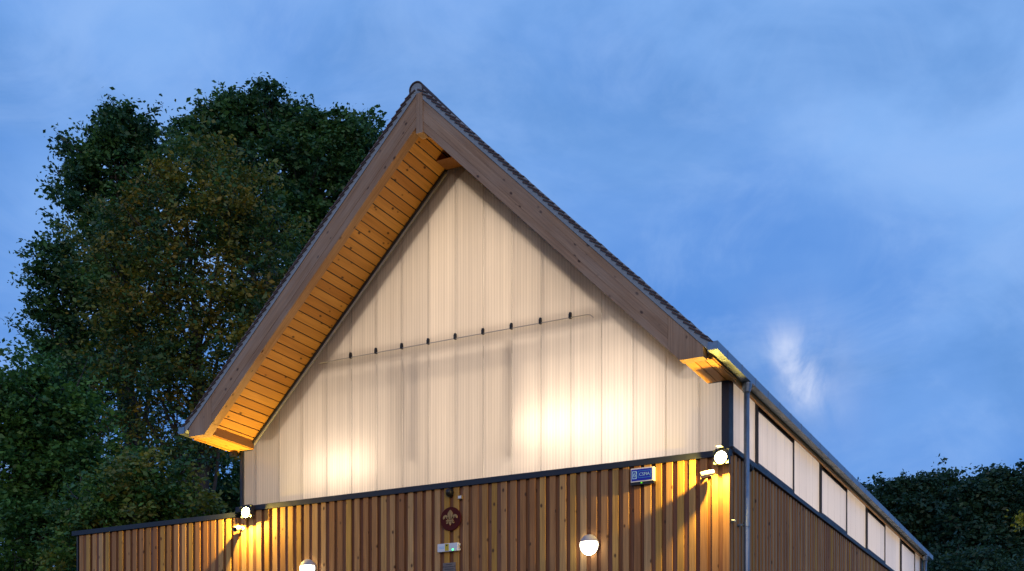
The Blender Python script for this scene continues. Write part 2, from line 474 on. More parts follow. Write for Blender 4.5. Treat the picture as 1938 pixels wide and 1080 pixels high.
# left side wall above the wing, rear wall
MB().box(-8.0, -7.94, 0.07, LEN, GZ - 0.1, 4.84).build('rear_side_wall', M['dark_trim'], hall)
MB().prism_y([(-8, GZ - 0.1), (0, GZ - 0.1), (0, 4.84), (CX, 8.6), (-8, 4.84)], LEN, LEN + 0.1).build('rear_wall', M['interior'], hall)

# --- translucent gable
gable = MB().box(-8.0, 0.0, 0.060, 0.085, 3.85, 3.925).build('gable_glazing', M['dark_trim'], hall)
JO = [-7.93] + [-4.044 + 0.4555 * k for k in range(-8, 9)] + [-0.072]
for a, b in zip(JO[:-1], JO[1:]):
    a2, b2 = a + 0.002, b - 0.002
    cuts = sorted(set([a2, b2] + [c for c in (CX - 3.805, CX - 0.175, CX + 0.175, CX + 3.805) if a2 < c < b2]))
    P = [(a2, CAP + 0.002), (b2, CAP + 0.002)] + [(c, top_z(c)) for c in reversed(cuts)]
    n = len(P)
    y0, y1 = 0.0 + random.uniform(-0.002, 0.002), 0.032
    V = [(p[0], y0, p[1]) for p in P] + [(p[0], y1, p[1]) for p in P]
    F = [tuple(range(n)), tuple(range(2 * n - 1, n - 1, -1))] + [(i, i + n, (i + 1) % n + n, (i + 1) % n) for i in range(n)]
    obj('panel', mesh_of('panel', V, F, [M['poly_x'], M['clear']], [0, 1] + [1] * n), gable)
for j in JO[1:-1]:
    MB().box(j - 0.003, j + 0.003, 0.034, 0.044, CAP, top_z(j) - 0.02).build('joint_strip', M['white_plastic'], gable)
# corner posts
MB().box(-0.070, 0.03, -0.035, 0.16, 3.925, 4.86).build('corner_post', M['dark_trim'], hall)
MB().box(-7.985, -7.935, -0.035, 0.10, 3.925, 4.86).build('corner_post', M['dark_trim'], hall)
# dark trim where gable meets soffit
def slope_bar(s, d0, d1, h0, h1, y0, y1):
    """bar along the slope between |x-CX| = d0..d1 and z+|x-CX| = h0..h1"""
    P = [(CX + s * d0, h0 - d0), (CX + s * d1, h0 - d1), (CX + s * d1, h1 - d1), (CX + s * d0, h1 - d0)]
    if s < 0:
        P = P[::-1]
    return MB().prism_y(P, y0, y1)
for s in (-1, 1):
    slope_bar(s, 0.20, 3.78, 8.640, 8.672, -0.045, -0.004).build('edge_trim', M['dark_trim'], gable)
    x0, x1 = sorted((CX + s * 3.755, CX + s * 3.99))
    MB().box(x0, x1, -0.045, -0.004, 4.815, 4.852).build('edge_trim', M['dark_trim'], gable)
    slope_bar(s, 0.20, 3.72, 8.605, 8.638, -0.022, -0.004).build('edge_bead', M['grey_paint'], gable)

# --- rail with clips across the gable
rail = MB().tube([(-6.44, -0.03, 5.995), (-6.3, -0.03, 5.995), (-1.98, -0.03, 5.995), (-1.92, -0.03, 5.985), (-1.87, -0.03, 5.94)], 0.006, 6).build('guard_wire', M['grey_paint'], hall)
for j in JO:
    if -6.1 < j < -2.1:
        MB().box(j - 0.014, j + 0.016, -0.05, -0.004, 5.985, 6.045).box(j - 0.004, j + 0.024, -0.056, -0.02, 6.03, 6.062).build('clip', M['dark_trim'], rail)

# --- roof
roof = None
mb = MB()
for s in (-1, 1):
    P = [(CX, 8.98), (CX + s * 4.03, 8.98 - 4.03), (CX + s * 4.10, 9.00 - 4.10), (CX + s * 4.10, 9.04 - 4.10), (CX, 9.04)]
    if s < 0:
        P = P[::-1]
    P = P[::-1] if False else P
    mb.prism_y(P if s < 0 else P, VY + 0.02, LEN + 0.35)
roof = mb.build('roof', M['flash'], hall)
# verge band (mortar bedding) and tiles course by course
for s in (-1, 1):
    slope_bar(s, 0.0, 4.12, 8.975, 9.125, VY - 0.012, VY + 0.10).build('verge_bed', M['flash'], roof)
GA = 0.0727                                  # gauge measured horizontally
q = MB().box(-0.092, 0.092, VY - 0.028, VY + 0.16, -0.0085, 0.0085)
tile_me = mesh_of('tile', q.V, q.F, M['tile'])
q = MB()
for s in (-1, 1):
    k = 0
    d = 0.10
    while d < 4.16:
        cx_, cz_ = CX + s * d, 9.080 - d + (0.012 if d > 4.0 else 0)
        ang = s * R(45 - 15)
        mx = T(cx_, 0, cz_ + random.uniform(-0.005, 0.005)) @ Matrix.Rotation(ang + random.uniform(-0.045, 0.045), 4, 'Y')
        obj('tile', tile_me, roof, mx)
        for v in [(-0.085, VY + 0.165, -0.0075), (0.085, VY + 0.165, -0.0075), (0.085, LEN + 0.36, -0.0075), (-0.085, LEN + 0.36, -0.0075),
                  (-0.085, VY + 0.165, 0.0075), (0.085, VY + 0.165, 0.0075), (0.085, LEN + 0.36, 0.0075), (-0.085, LEN + 0.36, 0.0075)]:
            q.V.append(tuple(mx @ Vector(v)))
        n0 = len(q.V) - 8
        q.F += [tuple(n0 + t for t in f) for f in [(3, 2, 1, 0), (4, 5, 6, 7), (0, 1, 5, 4), (1, 2, 6, 5), (2, 3, 7, 6), (3, 0, 4, 7)]]
        d += GA
        k += 1
o = q.build('tile_courses', M['tile'], roof)
o['kind'] = 'stuff'
def half_round(y0, y1, r):
    P = [(r * math.cos(t), r * math.sin(t) * 0.95) for t in np.linspace(R(-18), R(198), 15)]
    P += [((r - 0.016) * math.cos(t), (r - 0.016) * math.sin(t) * 0.95) for t in np.linspace(R(198), R(-18), 15)]
    n = 30
    V = [(p[0], y0, p[1]) for p in P] + [(p[0], y1, p[1]) for p in P]
    F = [(i, i + 1, 28 - i, 29 - i) for i in range(14)] + [(n + 29 - i, n + 28 - i, n + i + 1, n + i) for i in range(14)]
    F += [(i, i + n, (i + 1) % n + n, (i + 1) % n) for i in range(n)]
    return V, F
V, F = half_round(0, 0.455, 0.112)
ridge_me = mesh_of('ridge_tile', V, F, M['tile'], smooth=False)
yy = VY - 0.03
first = True
while yy < LEN + 0.3:
    obj('ridge_tile', ridge_me, roof, T(CX, yy, 9.03 + random.uniform(-0.003, 0.003)))
    yy += 0.463
MB().prism_y([(CX + 0.09 * math.cos(t), 9.03 + 0.085 * math.sin(t)) for t in np.linspace(R(-30), R(210), 14)], VY - 0.015, VY + 0.2).build('ridge_bed', M['flash'], roof)

# --- barge boards (glulam) with cut eave ends and king piece
def barge(s):
    y0, y1 = VY, VY + 0.155
    o = None
    e = 4.045
    L = (3.60 - 0.0) * math.sqrt(2)
    # three laminations, each a bar along the slope, the middle one a hair proud
    part = MB().prism_y([(CX + s * d, z) for d, z in ([(3.60, 8.545 - 3.60), (3.745, 4.795), (e, 4.795), (e, 8.97 - e), (3.60, 8.97 - 3.60)][::s])], y0, y1).build('barge_board', M['glulam'], hall)
    for h0, h1, pr in ((8.545, 8.675, 0.0), (8.677, 8.835, 0.003), (8.837, 8.972, 0.0)):
        d0, d1 = 0.0, 3.597
        mid = (d0 + d1) / 2
        up = Vector((-s, 0, 1)).normalized()
        xa = Vector((s, 0, 1)).normalized()
        rot = Matrix(((xa.x, 0, up.x, 0), (0, 1, 0, 0), (xa.z, 0, up.z, 0), (0, 0, 0, 1)))
        mx = T(CX + s * mid, VY + 0.0775, (h0 + h1) / 2 - mid) @ rot
        inv = mx.inverted()
        P = [(CX + s * d0, h0 - d0), (CX + s * d1, h0 - d1), (CX + s * d1, h1 - d1), (CX + s * d0, h1 - d0)]
        V = [inv @ Vector((p[0], VY - pr, p[1])) for p in P] + [inv @ Vector((p[0], VY + 0.155, p[1])) for p in P]
        F = [(0, 1, 2, 3), (7, 6, 5, 4)] + [(i, i + 4, (i + 1) % 4 + 4, (i + 1) % 4) for i in range(4)]
        if s < 0:
            F = [f[::-1] for f in F]
        q = MB().add(V, F)
        obj('lamination', mesh_of('lamination', q.V, q.F, M['glulam']), part, mx)
    return part
for s in (-1, 1):
    barge(s)
plank('king_piece', 0.545, 0.105, 0.17, T(CX + 0.045, VY + 0.070, 8.70), M['glulam'], hall)

# --- soffit boards of the verge overhang (run with the ridge), flat board at the apex, eave boards
soff = MB()
for s in (-1, 1):
    slope_bar_ = slope_bar(s, 0.0, 3.86, 8.712, 8.76, VY + 0.157, -0.004)
    soff.add(slope_bar_.V, slope_bar_.F)
soffit = soff.build('soffit', M['dark_trim'], hall)
SY0, SY1 = VY + 0.157, -0.004
for s in (-1, 1):
    d = 0.012
    while d < 3.72:
        w = 0.0895 * math.sqrt(2)
        mid = d + 0.05
        mx = T(CX + s * mid, (SY0 + SY1) / 2, 8.695 - mid + 0.008 + random.uniform(-0.002, 0.001)) @ Matrix.Rotation(s * R(45), 4, 'Y') @ Matrix.Rotation(R(90), 4, 'X')
        plank('soffit_board', SY1 - SY0, w, 0.018, mx, M['pine'], soffit)
        d += 0.0997
MB().box(CX - 0.205, CX + 0.205, -0.30, SY1, 8.474, 8.484).build('apex_board', M['larch_shaded'], soffit)
for s in (-1, 1):
    plank('closing_board', SY1 - SY0, 0.155, 0.018, T(CX + s * 3.738, (SY0 + SY1) / 2, 4.905) @ Matrix.Rotation(R(90), 4, 'X') @ Matrix.Rotation(R(90), 4, 'Z'), M['pine'], soffit)
for s in (-1, 1):
    for k in range(3):
        mid = 3.735 + 0.074 + k * 0.128
        plank('eave_board', SY1 - SY0 if k < 1 else SY1 - SY0, 0.120, 0.018, T(CX + s * mid, (SY0 + SY1) / 2, 4.825) @ Matrix.Rotation(R(90), 4, 'X'), M['pine'], soffit)
# fascias and eave soffit along the flanks
for s in (-1, 1):
    x0, x1 = sorted((CX + s * 4.066, CX + s * 4.108))
    MB().box(x0, x1, SY0, LEN + 0.33, 4.80, 4.99).build('fascia', M['pine'], hall)
MB().box(0.004, 0.064, 0.0, LEN, 4.885, 4.90).build('eave_soffit', M['dark_trim'], hall)

# --- clerestory windows along the right flank
MUL = [0.165, 1.35, 3.36, 5.23, 7.26, 9.20, 11.12, 13.17, 15.06, 16.08]
cler = MB().box(-0.05, -0.012, 0.165, LEN, 4.884, 4.98).build('clerestory', M['dark_trim'], hall)
MB().box(-0.08, 0.03, 16.09, LEN + 0.02, 3.98, 4.90).build('corner_post', M['dark_trim'], hall)
for k in range(9):
    a, b = MUL[k] + 0.022, MUL[k + 1] - 0.022
    framed = k % 2 == 1
    z0, z1, xf = (4.058, 4.776, 0.012) if framed else (3.984, 4.878, -0.012)
    n = 4 if k else 3
    if framed:
        fr = MB().box(-0.03, 0.022, a - 0.004, b + 0.004, 3.982, 4.056).box(-0.03, 0.022, a - 0.004, b + 0.004, 4.778, 4.88)
        fo = fr.build('window_frame', M['dark_trim'], cler)
        for t in (0.18, 0.55, 0.9):
            yb = a + (b - a) * t
            MB().tube([(0.022, yb, 4.83), (0.034, yb, 4.83)], 0.018, 10).build('bolt', M['black'], cler)
    for p in range(n):
        ya, yb = a + (b - a) * p / n + 0.003, a + (b - a) * (p + 1) / n - 0.003
        V = [(xf, ya, z0), (xf, yb, z0), (xf, yb, z1), (xf, ya, z1), (xf - 0.03, ya, z0), (xf - 0.03, yb, z0), (xf - 0.03, yb, z1), (xf - 0.03, ya, z1)]
        F = [(0, 1, 2, 3), (7, 6, 5, 4), (0, 4, 5, 1), (1, 5, 6, 2), (2, 6, 7, 3), (3, 7, 4, 0)]
        obj('pane', mesh_of('pane', V, F, [M['poly_y'], M['clear']], [0, 1, 1, 1, 1, 1]), cler)
    if k:
        MB().box(-0.05, 0.028, MUL[k] - 0.017, MUL[k] + 0.017, 3.98, 4.882).build('mullion', M['dark_trim'], cler)

# --- gutters and downpipes
def gutter(s):
    xi, xo = CX + s * 4.112, CX + s * 4.232
    z0, z1, t = 4.852, 4.952, 0.004
    y0, y1 = VY - 0.02, LEN + 0.36
    P = [(xi, z1), (xi, z0), (xo, z0), (xo, z1 + 0.004), (xo - s * 0.012, z1 + 0.004), (xo - s * 0.012, z1 - t), (xo - s * t, z1 - t),
         (xo - s * t, z0 + t), (xi + s * t, z0 + t), (xi + s * t, z1)]
    q = MB()
    n = len(P)
    V = [(p[0], y0, p[1]) for p in P] + [(p[0], y1, p[1]) for p in P]
    F = [(i, i + n, (i + 1) % n + n, (i + 1) % n) if s > 0 else (i, (i + 1) % n, (i + 1) % n + n, i + n) for i in range(n)]
    q.add(V, F)
    a, b = sorted((xi, xo))
    q.box(a, b, y0 - 0.006, y0 + 0.004, z0, z1)
    q.box(a, b, y1 - 0.004, y1 + 0.006, z0, z1)
    g_ = q.build('gutter', M['zinc'], hall)
    yb = y0 + 0.42
    while yb < y1:
        a, b = sorted((xi, xo))
        MB().box(a - 0.003, b + 0.003, yb - 0.012, yb + 0.012, z0 - 0.004, z0 - 0.0005).box(b + 0.0005 if s > 0 else a - 0.004, b + 0.004 if s > 0 else a - 0.0005, yb - 0.012, yb + 0.012, z0 - 0.004, z1 + 0.006).build('gutter_bracket', M['zinc'], g_)
        yb += 0.62
    return g_
gutter(1)
gutter(-1)
def downpipe(y, zb):
    xp = 0.165
    p = MB().tube([(xp, y, 4.74), (xp, y, GZ)], 0.038, 20).build('downpipe', M['zinc'], hall, smooth=True)
    h = MB()
    for (za, zb_, ra, rb) in ((4.85, 4.83, 0.072, 0.072), (4.83, 4.73, 0.072, 0.048)):
        h.tube([(xp, y, za), (xp, y, zb_)], [ra, rb], 4 if False else 12)
    h.build('hopper', M['zinc'], p)
    for z in zb:
        MB().tube([(xp, y, z + 0.03), (xp, y, z - 0.03)], 0.045, 20).box(0.03, xp, y - 0.02, y + 0.02, z - 0.012, z + 0.012).build('pipe_bracket', M['zinc'], p)
downpipe(0.30, (3.0, 1.2))
downpipe(15.72, (3.4, 1.4))

# --- inside of the hall that shows through the sheets
inside = MB()
inside.box(-7.9, -0.1, 0.3, LEN - 0.02, GZ - 0.08, GZ - 0.02)
floor_i = inside.build('inner_floor', M['interior'], hall)
lin = MB()
for s in (-1, 1):
    b_ = slope_bar(s, 0.0, 3.28, 8.22, 8.55, 0.14, LEN - 0.02)
    lin.add(b_.V, b_.F)
lin.build('inner_lining', M['interior'], hall)
tie = MB().box(-6.5, -1.45, 0.27, 0.40, 5.80, 5.93).build('tie_beam', M['beam'], hall)
for xc in (-4.86, -3.14):
    MB().box(xc - 0.045, xc + 0.045, 0.20 if xc < -4 else 0.13, 0.29 if xc < -4 else 0.22, 4.35 if xc < -4 else 4.2, 5.79).build('inner_post', M['beam'], hall)

# lamps of the hall
def area_light(name, loc, sx, sy, power, col=(1.0, 0.84, 0.62), rot=(0, 0, 0)):
    d = bpy.data.lights.new(name, 'AREA')
    d.shape = 'RECTANGLE'
    d.size, d.size_y = sx, sy
    d.energy = power
    d.color = col
    o = bpy.data.objects.new(name, d)
    o.location = loc
    o.rotation_euler = rot
    COL.objects.link(o)
    return o
def point_light(name, loc, power, col, rad):
    d = bpy.data.lights.new(name, 'POINT')
    d.energy = power
    d.color = col
    d.shadow_soft_size = rad
    o = bpy.data.objects.new(name, d)
    o.location = loc
    COL.objects.link(o)
    return o
WARM = (1.0, 0.80, 0.60)
for xx, pw in ((-6.5, 3.6), (-6.2, 7.0), (-5.9, 7.0), (-5.6, 4.4)):
    point_light('hall_lamp_light', (xx, 0.40, 4.38), pw, WARM, 0.07)
for xx, pw in ((-3.0, 3.0), (-2.75, 5.6), (-2.5, 6.0), (-2.25, 5.4), (-1.95, 4.0), (-1.65, 3.4), (-1.35, 1.8)):
    point_light('hall_lamp_light', (xx, 0.42, 4.58), pw, WARM, 0.07)
for xx in (-6.9, -5.0, -4.1, -0.9):
    point_light('hall_lamp_light', (xx, 0.9, 4.35), 5, WARM, 0.12)
for yy in (2.6, 6.0, 9.5, 13.0):
    for xx in (-5.9, -2.1):
        point_light('hall_lamp_light', (xx, yy, 5.0), 68 if yy < 4 else 80, WARM, 0.2)
for yy in np.arange(0.9, 16, 1.95):
    point_light('hall_lamp_light', (-1.5, float(yy) + 0.3, 4.2), 44, (0.97, 0.88, 0.84), 0.25)
point_light('hall_lamp_light', (-4.0, 1.9, 7.0), 66, WARM, 0.2)

# ------------------------------------------------------------------ things fixed to the front
def lathe_y(prof, n=24):
    """profile (r, y) turned about the y axis"""
    V, F = [], []
    for (r, y) in prof:
        for k in range(n):
            t = 2 * math.pi * k / n
            V.append((r * math.cos(t), y, r * math.sin(t)))
    m = len(prof)
    for i in range(m - 1):
        for k in range(n):
            F.append((i * n + k, i * n + (k + 1) % n, (i + 1) * n + (k + 1) % n, (i + 1) * n + k))
    F.append(tuple(range(n - 1, -1, -1)))
    F.append(tuple((m - 1) * n + k for k in range(n)))
    return V, F

FLOOD_COL = (1.0, 0.65, 0.10)
def floodlight(x, z, label, power):
    t = thing('floodlight', (x, -0.07, z), label, 'floodlight', 'floodlights at the corners of the front')
    MB().box(x - 0.03, x + 0.03, -0.10, -0.068, z - 0.05, z + 0.05).build('wall_plate', M['dark_trim'], t)
    MB().box(x - 0.10, x + 0.10, -0.185, -0.10, z - 0.085, z + 0.10).build('housing', M['dark_trim'], t)
    V, F = lathe_y([(0.086, 0.0), (0.088, -0.010), (0.078, -0.014), (0.076, -0.004)], 28)
    obj('bezel', mesh_of('bezel', V, F[:-2], M['dark_trim']), t, T(x, -0.1855, z - 0.004))
    V, F = lathe_y([(0.076, -0.0005), (0.064, -0.012), (0.040, -0.020), (0.010, -0.024)], 28)
    obj('lens', mesh_of('lens', V, F, M['flood_lens'], smooth=True), t, T(x, -0.1858, z - 0.004))
    if x > -1:
        MB().box(x - 0.034, x + 0.034, -0.30, -0.1005, z + 0.120, z + 0.126).build('added_eave_shade', M['dark_trim'], t)  # added strip above the lens, there to keep light off the eave
    for k in range(5):
        MB().box(x - 0.08 + k * 0.036, x - 0.064 + k * 0.036, -0.17, -0.112, z + 0.1005, z + 0.118).build('cooling_fin', M['dark_trim'], t)
    point_light('floodlight_lamp', (x, -0.226, z - 0.056), power, FLOOD_COL, 0.012)
    return t
floodlight(-0.03, 3.80, 'lit floodlight at the corner beside the downpipe', 250)
floodlight(-7.74, 3.80, 'lit floodlight where the low wing meets the gable', 215)

def bulkhead(x, z, label):
    t = thing('bulkhead_lamp', (x, -0.065, z), label, 'wall lamp', 'round lamps on the front boarding')
    V, F = lathe_y([(0.128, 0.0), (0.128, -0.035), (0.118, -0.045)])
    obj('base_ring', mesh_of('base_ring', V, F, M['grey_paint'], smooth=False), t, T(x, -0.066, z))
    def dome(lat0, lat1, sc):
        V, F = [], []
        nl, nk = 9, 20
        for i in range(nl):
            la = lat0 + (lat1 - lat0) * i / (nl - 1)
            for k in range(nk + 1):
                t_ = math.pi * k / nk
                V.append((sc * 0.128 * math.cos(la) * math.cos(t_), -0.11 * sc * math.cos(la) * math.sin(t_), sc * 0.138 * math.sin(la)))
        for i in range(nl - 1):
            for k in range(nk):
                F.append((i * (nk + 1) + k, (i + 1) * (nk + 1) + k, (i + 1) * (nk + 1) + k + 1, i * (nk + 1) + k + 1))
        return V, F
    V, F = dome(R(-89), R(17), 1.0)
    obj('diffuser', mesh_of('diffuser', V, F, M['bulkhead_lens'], smooth=True), t, T(x, -0.106, z))
    V, F = dome(R(15), R(89), 1.06)
    obj('hood', mesh_of('hood', V, F, M['grey_paint'], smooth=True), t, T(x, -0.106, z))
    return t
bulkhead(-1.90, 2.83, 'round lit lamp with grey hood, below the blue alarm box')
bulkhead(-6.60, 2.84, 'round lit lamp cut by the picture edge, nearest the low wing')

def bullet_camera(x, z, dirv, label):
    t = thing('security_camera', (x, -0.07, z), label, 'camera', 'small security cameras on the boarding')
    d = Vector(dirv).normalized()
    c = Vector((x, -0.20, z))
    MB().tube([(x, -0.066, z + 0.03), (x, -0.08, z + 0.03)], 0.035, 16).build('mount', M['white_plastic'], t, smooth=False)
    MB().tube([(x, -0.08, z + 0.03), (x, -0.13, z + 0.035), c], [0.016, 0.016, 0.014], 10).build('arm', M['white_plastic'], t)
    MB().tube([c - d * 0.08, c + d * 0.075], 0.034, 18).build('body', M['grey_paint'], t)
    MB().tube([c - d * 0.03 + Vector((0, 0, 0.004)), c + d * 0.095 + Vector((0, 0, 0.004))], 0.040, 18, caps=False).build('sun_shield', M['grey_paint'], t)
    MB().tube([c + d * 0.0755, c + d * 0.080], 0.028, 16).build('lens', M['black'], t)
    return t
bullet_camera(-0.20, 3.60, (-0.9, -0.45, -0.25), 'small silver security camera beside the corner floodlight')
bullet_camera(-7.90, 3.55, (0.2, -0.9, -0.35), 'small security camera below the floodlight by the low wing')

# dome camera, sensor
t = thing('dome_camera', (-4.10, -0.065, 3.77), 'black dome camera under the dark capping, above the round badge', 'camera')
V, F = lathe_y([(0.062, 0.0), (0.062, -0.03)], 20)
obj('base', mesh_of('base', V, F, M['black']), t, T(-4.10, -0.066, 3.765))
V, F = lathe_y([(0.058, -0.03), (0.055, -0.055), (0.045, -0.078), (0.028, -0.092), (0.008, -0.098)], 20)
obj('dome', mesh_of('dome', V, F, M['black'], smooth=True), t, T(-4.10, -0.066, 3.765))
t = thing('light_sensor', (-3.93, -0.065, 3.68), 'tiny pale sensor box right of the black dome camera', 'sensor')
MB().box(-3.97, -3.89, -0.09, -0.066, 3.655, 3.71).build('box', M['brass'], t)
MB().box(-3.955, -3.905, -0.094, -0.0905, 3.665, 3.70).build('cover', M['white_plastic'], t)
t = thing('eave_sensor', (-8.03, -0.10, 4.79), 'small dark sensor under the eave beside the far corner post', 'sensor')
MB().box(-8.12, -8.0, -0.14, -0.06, 4.735, 4.80).build('box', M['black'], t)
MB().tube([(-8.06, -0.141, 4.765), (-8.06, -0.16, 4.765)], 0.02, 12).build('lens', M['dark_trim'], t)
t = thing('corner_sensor', (0.09, 0.85, 3.85), 'small dark dome sensor on the flank behind the downpipe', 'sensor')
MB().tube([(0.062, 0.75, 3.84), (0.10, 0.75, 3.84), (0.125, 0.75, 3.83)], [0.05, 0.05, 0.025], 14).build('body', M['black'], t)

# alarm box
ax0, ax1, az0, az1, ay = -1.300, -0.975, 3.612, 3.795, -0.068
t = thing('alarm_box', (-1.14, -0.067, 3.60), 'white and blue alarm box under the dark capping', 'alarm')
q = MB()
P = [(ax0, -0.068), (ax1 + 0.012, -0.068), (ax1, -0.128), (ax0 + 0.012, -0.128)]
q.prism_z([P[3], P[2], P[1], P[0]], az0, az1)
q.build('case', M['white_plastic'], t)
MB().box(ax0 + 0.004, ax1 + 0.008, -0.122, -0.070, az0 - 0.038, az0 - 0.001).build('lower_case', M['black'], t)
MB().box(ax0 + 0.024, ax1 - 0.014, -0.1325, -0.1285, az0 + 0.014, az1 - 0.016).build('label_panel', M['blue'], t)
def flat_frame(x0, x1, z0, z1, w, y0, y1, name, mat, parent):
    MB().box(x0, x1, y0, y1, z0, z0 + w).box(x0, x1, y0, y1, z1 - w, z1).box(x0, x0 + w, y0, y1, z0 + w, z1 - w).box(x1 - w, x1, y0, y1, z0 + w, z1 - w).build(name, mat, parent)
flat_frame(-1.185, -1.005, 3.660, 3.755, 0.006, -0.1345, -0.1329, 'border', M['teal_print'], t)
flat_frame(-1.265, -1.205, 3.652, 3.756, 0.010, -0.1345, -0.1329, 'emblem_frame', M['cyan_print'], t)
def text(body, size, loc, mat, parent, name='lettering', sx=1.0):
    c = bpy.data.curves.new(name, 'FONT')
    c.body = body
    c.size = size
    c.align_x = 'CENTER'
    c.align_y = 'CENTER'
    c.extrude = 0.0006
    c.materials.append(mat)
    tmp = bpy.data.objects.new('text_source', c)
    COL.objects.link(tmp)
    bpy.context.view_layer.update()
    me = bpy.data.meshes.new_from_object(tmp.evaluated_get(bpy.context.evaluated_depsgraph_get()))
    bpy.data.objects.remove(tmp)
    o = bpy.data.objects.new(name, me)
    return place(o, parent, T(*loc) @ Matrix.Rotation(R(90), 4, 'X') @ Matrix.Diagonal((sx, 1, 1, 1)))
text('6', 0.085, (-1.235, -0.1338, 3.704), M['cyan_print'], t)
text('CSFIA', 0.062, (-1.094, -0.1338, 3.706), M['cyan_print'], t, sx=0.95)
MB().box(-1.150, -1.128, -0.1245, -0.1225, az0 - 0.022, az0 - 0.008).build('status_light', M['lime_led'], t)

# round badge with fleur-de-lis
BX, BZ = -4.085, 3.385
t = thing('badge', (BX, -0.066, BZ - 0.17), 'round maroon badge with a gold fleur-de-lis on the boarding', 'badge')
V, F = lathe_y([(0.168, 0.0), (0.172, -0.006), (0.172, -0.016), (0.166, -0.022)], 48)
obj('disc', mesh_of('disc', V, F, M['maroon']), t, T(BX, -0.067, BZ))
def emblem(polys, name):
    q = MB()
    for P in polys:
        area = sum(P[i][0] * P[(i + 1) % len(P)][1] - P[(i + 1) % len(P)][0] * P[i][1] for i in range(len(P)))
        if area < 0:
            P = P[::-1]
        q.prism_y([(BX + px, BZ + pz) for px, pz in P], -0.0975, -0.0885)
    return q.build(name, M['brass'], t)
petal_r = [(0.006, -0.012), (0.018, -0.012), (0.026, 0.02), (0.040, 0.048), (0.044, 0.068), (0.034, 0.092), (0.018, 0.112), (0.002, 0.128), (0.002, 0.06), (0.006, 0.03)]
emblem([petal_r, [(-a, b) for a, b in petal_r]], 'middle_petal')
def arc_band(cx_, cz_, r0, r1, a0, a1, n=12):
    ts = [R(a0 + (a1 - a0) * i / n) for i in range(n + 1)]
    return [(cx_ + r1 * math.cos(u), cz_ + r1 * math.sin(u)) for u in ts] + [(cx_ + r0 * math.cos(u), cz_ + r0 * math.sin(u)) for u in reversed(ts)]
sp = [arc_band(0.078, 0.018, 0.012, 0.042, 60 - 90, 215)]
sp += [[(0.030, -0.012), (0.046, -0.012), (0.052, 0.020), (0.040, 0.030)]]
emblem(sp, 'side_petal')
emblem([[(-a, b) for a, b in P] for P in sp], 'side_petal')
emblem([[(-0.062, -0.036), (0.050, -0.036), (0.058, -0.026), (0.050, -0.016), (-0.062, -0.016), (-0.070, -0.026)]], 'band')
emblem([[(-0.022, -0.040), (0.022, -0.040), (0.020, -0.066), (0.002, -0.096), (-0.004, -0.096), (-0.022, -0.066)]], 'tail')
emblem([[(0.030, -0.040), (0.042, -0.040), (0.056, -0.052), (0.070, -0.048), (0.062, -0.068), (0.044, -0.070), (0.032, -0.056)]], 'tail')
emblem([[(-0.030, -0.040), (-0.042, -0.040), (-0.056, -0.052), (-0.070, -0.048), (-0.062, -0.068), (-0.044, -0.070), (-0.032, -0.056)]], 'tail')

# emergency light unit
t = thing('emergency_light', (-4.11, -0.066, 2.90), 'pale blue light unit with yellow label and green indicator', 'light unit')
q = MB()
q.prism_z([(-4.285, -0.115), (-3.955, -0.115), (-3.945, -0.100), (-3.945, -0.067), (-4.295, -0.067), (-4.295, -0.100)], 2.915, 3.030)
q.build('case', M['white_plastic'], t)
MB().box(-4.160, -4.098, -0.119, -0.1155, 2.922, 3.022).build('label', M['yellow'], t)
MB().box(-4.140, -4.118, -0.1215, -0.1195, 2.992, 3.012).build('pictogram', M['black'], t)
MB().tube([(-4.03, -0.1155, 2.935), (-4.03, -0.122, 2.935)], 0.011, 12).build('indicator', M['green_led'], t)
MB().box(-4.255, -4.175, -0.1165, -0.1153, 2.962, 2.970).box(-4.255, -4.175, -0.1165, -0.1153, 2.980, 2.988).build('print', M['cyan_print'], t)
MB().box(-3.9455, -3.930, -0.105, -0.070, 2.990, 3.020).build('clip', M['white_plastic'], t)
MB().box(-3.9455, -3.930, -0.105, -0.070, 2.920, 2.950).build('clip', M['white_plastic'], t)
# plaque
t = thing('plaque', (-4.11, -0.066, 2.42), 'weathered engraved plaque below the pale blue light unit', 'plaque')
MB().box(-4.215, -4.005, -0.082, -0.067, 2.42, 2.755).build('plate', M['plaque'], t)
q = MB()
for k in range(8):
    hw = random.uniform(0.05, 0.085)
    q.box(-4.11 - hw, -4.11 + hw, -0.0835, -0.0822, 2.725 - k * 0.034, 2.735 - k * 0.034)
q.build('engraving', M['plaque_dark'], t)
for sx in (-1, 1):
    MB().tube([(-4.11 + sx * 0.093, -0.082, 2.70), (-4.11 + sx * 0.093, -0.087, 2.70)], 0.008, 8).build('screw', M['plaque_dark'], t)
# pipe clamp knob at the corner
t = thing('cable_gland', (0.10, -0.04, 3.0), 'tiny metal cable fitting on the corner boards beside the downpipe', 'fitting')
MB().tube([(0.066, -0.03, 3.0), (0.10, -0.03, 3.0), (0.115, -0.03, 2.985)], [0.018, 0.018, 0.012], 10).build('body', M['zinc'], t)

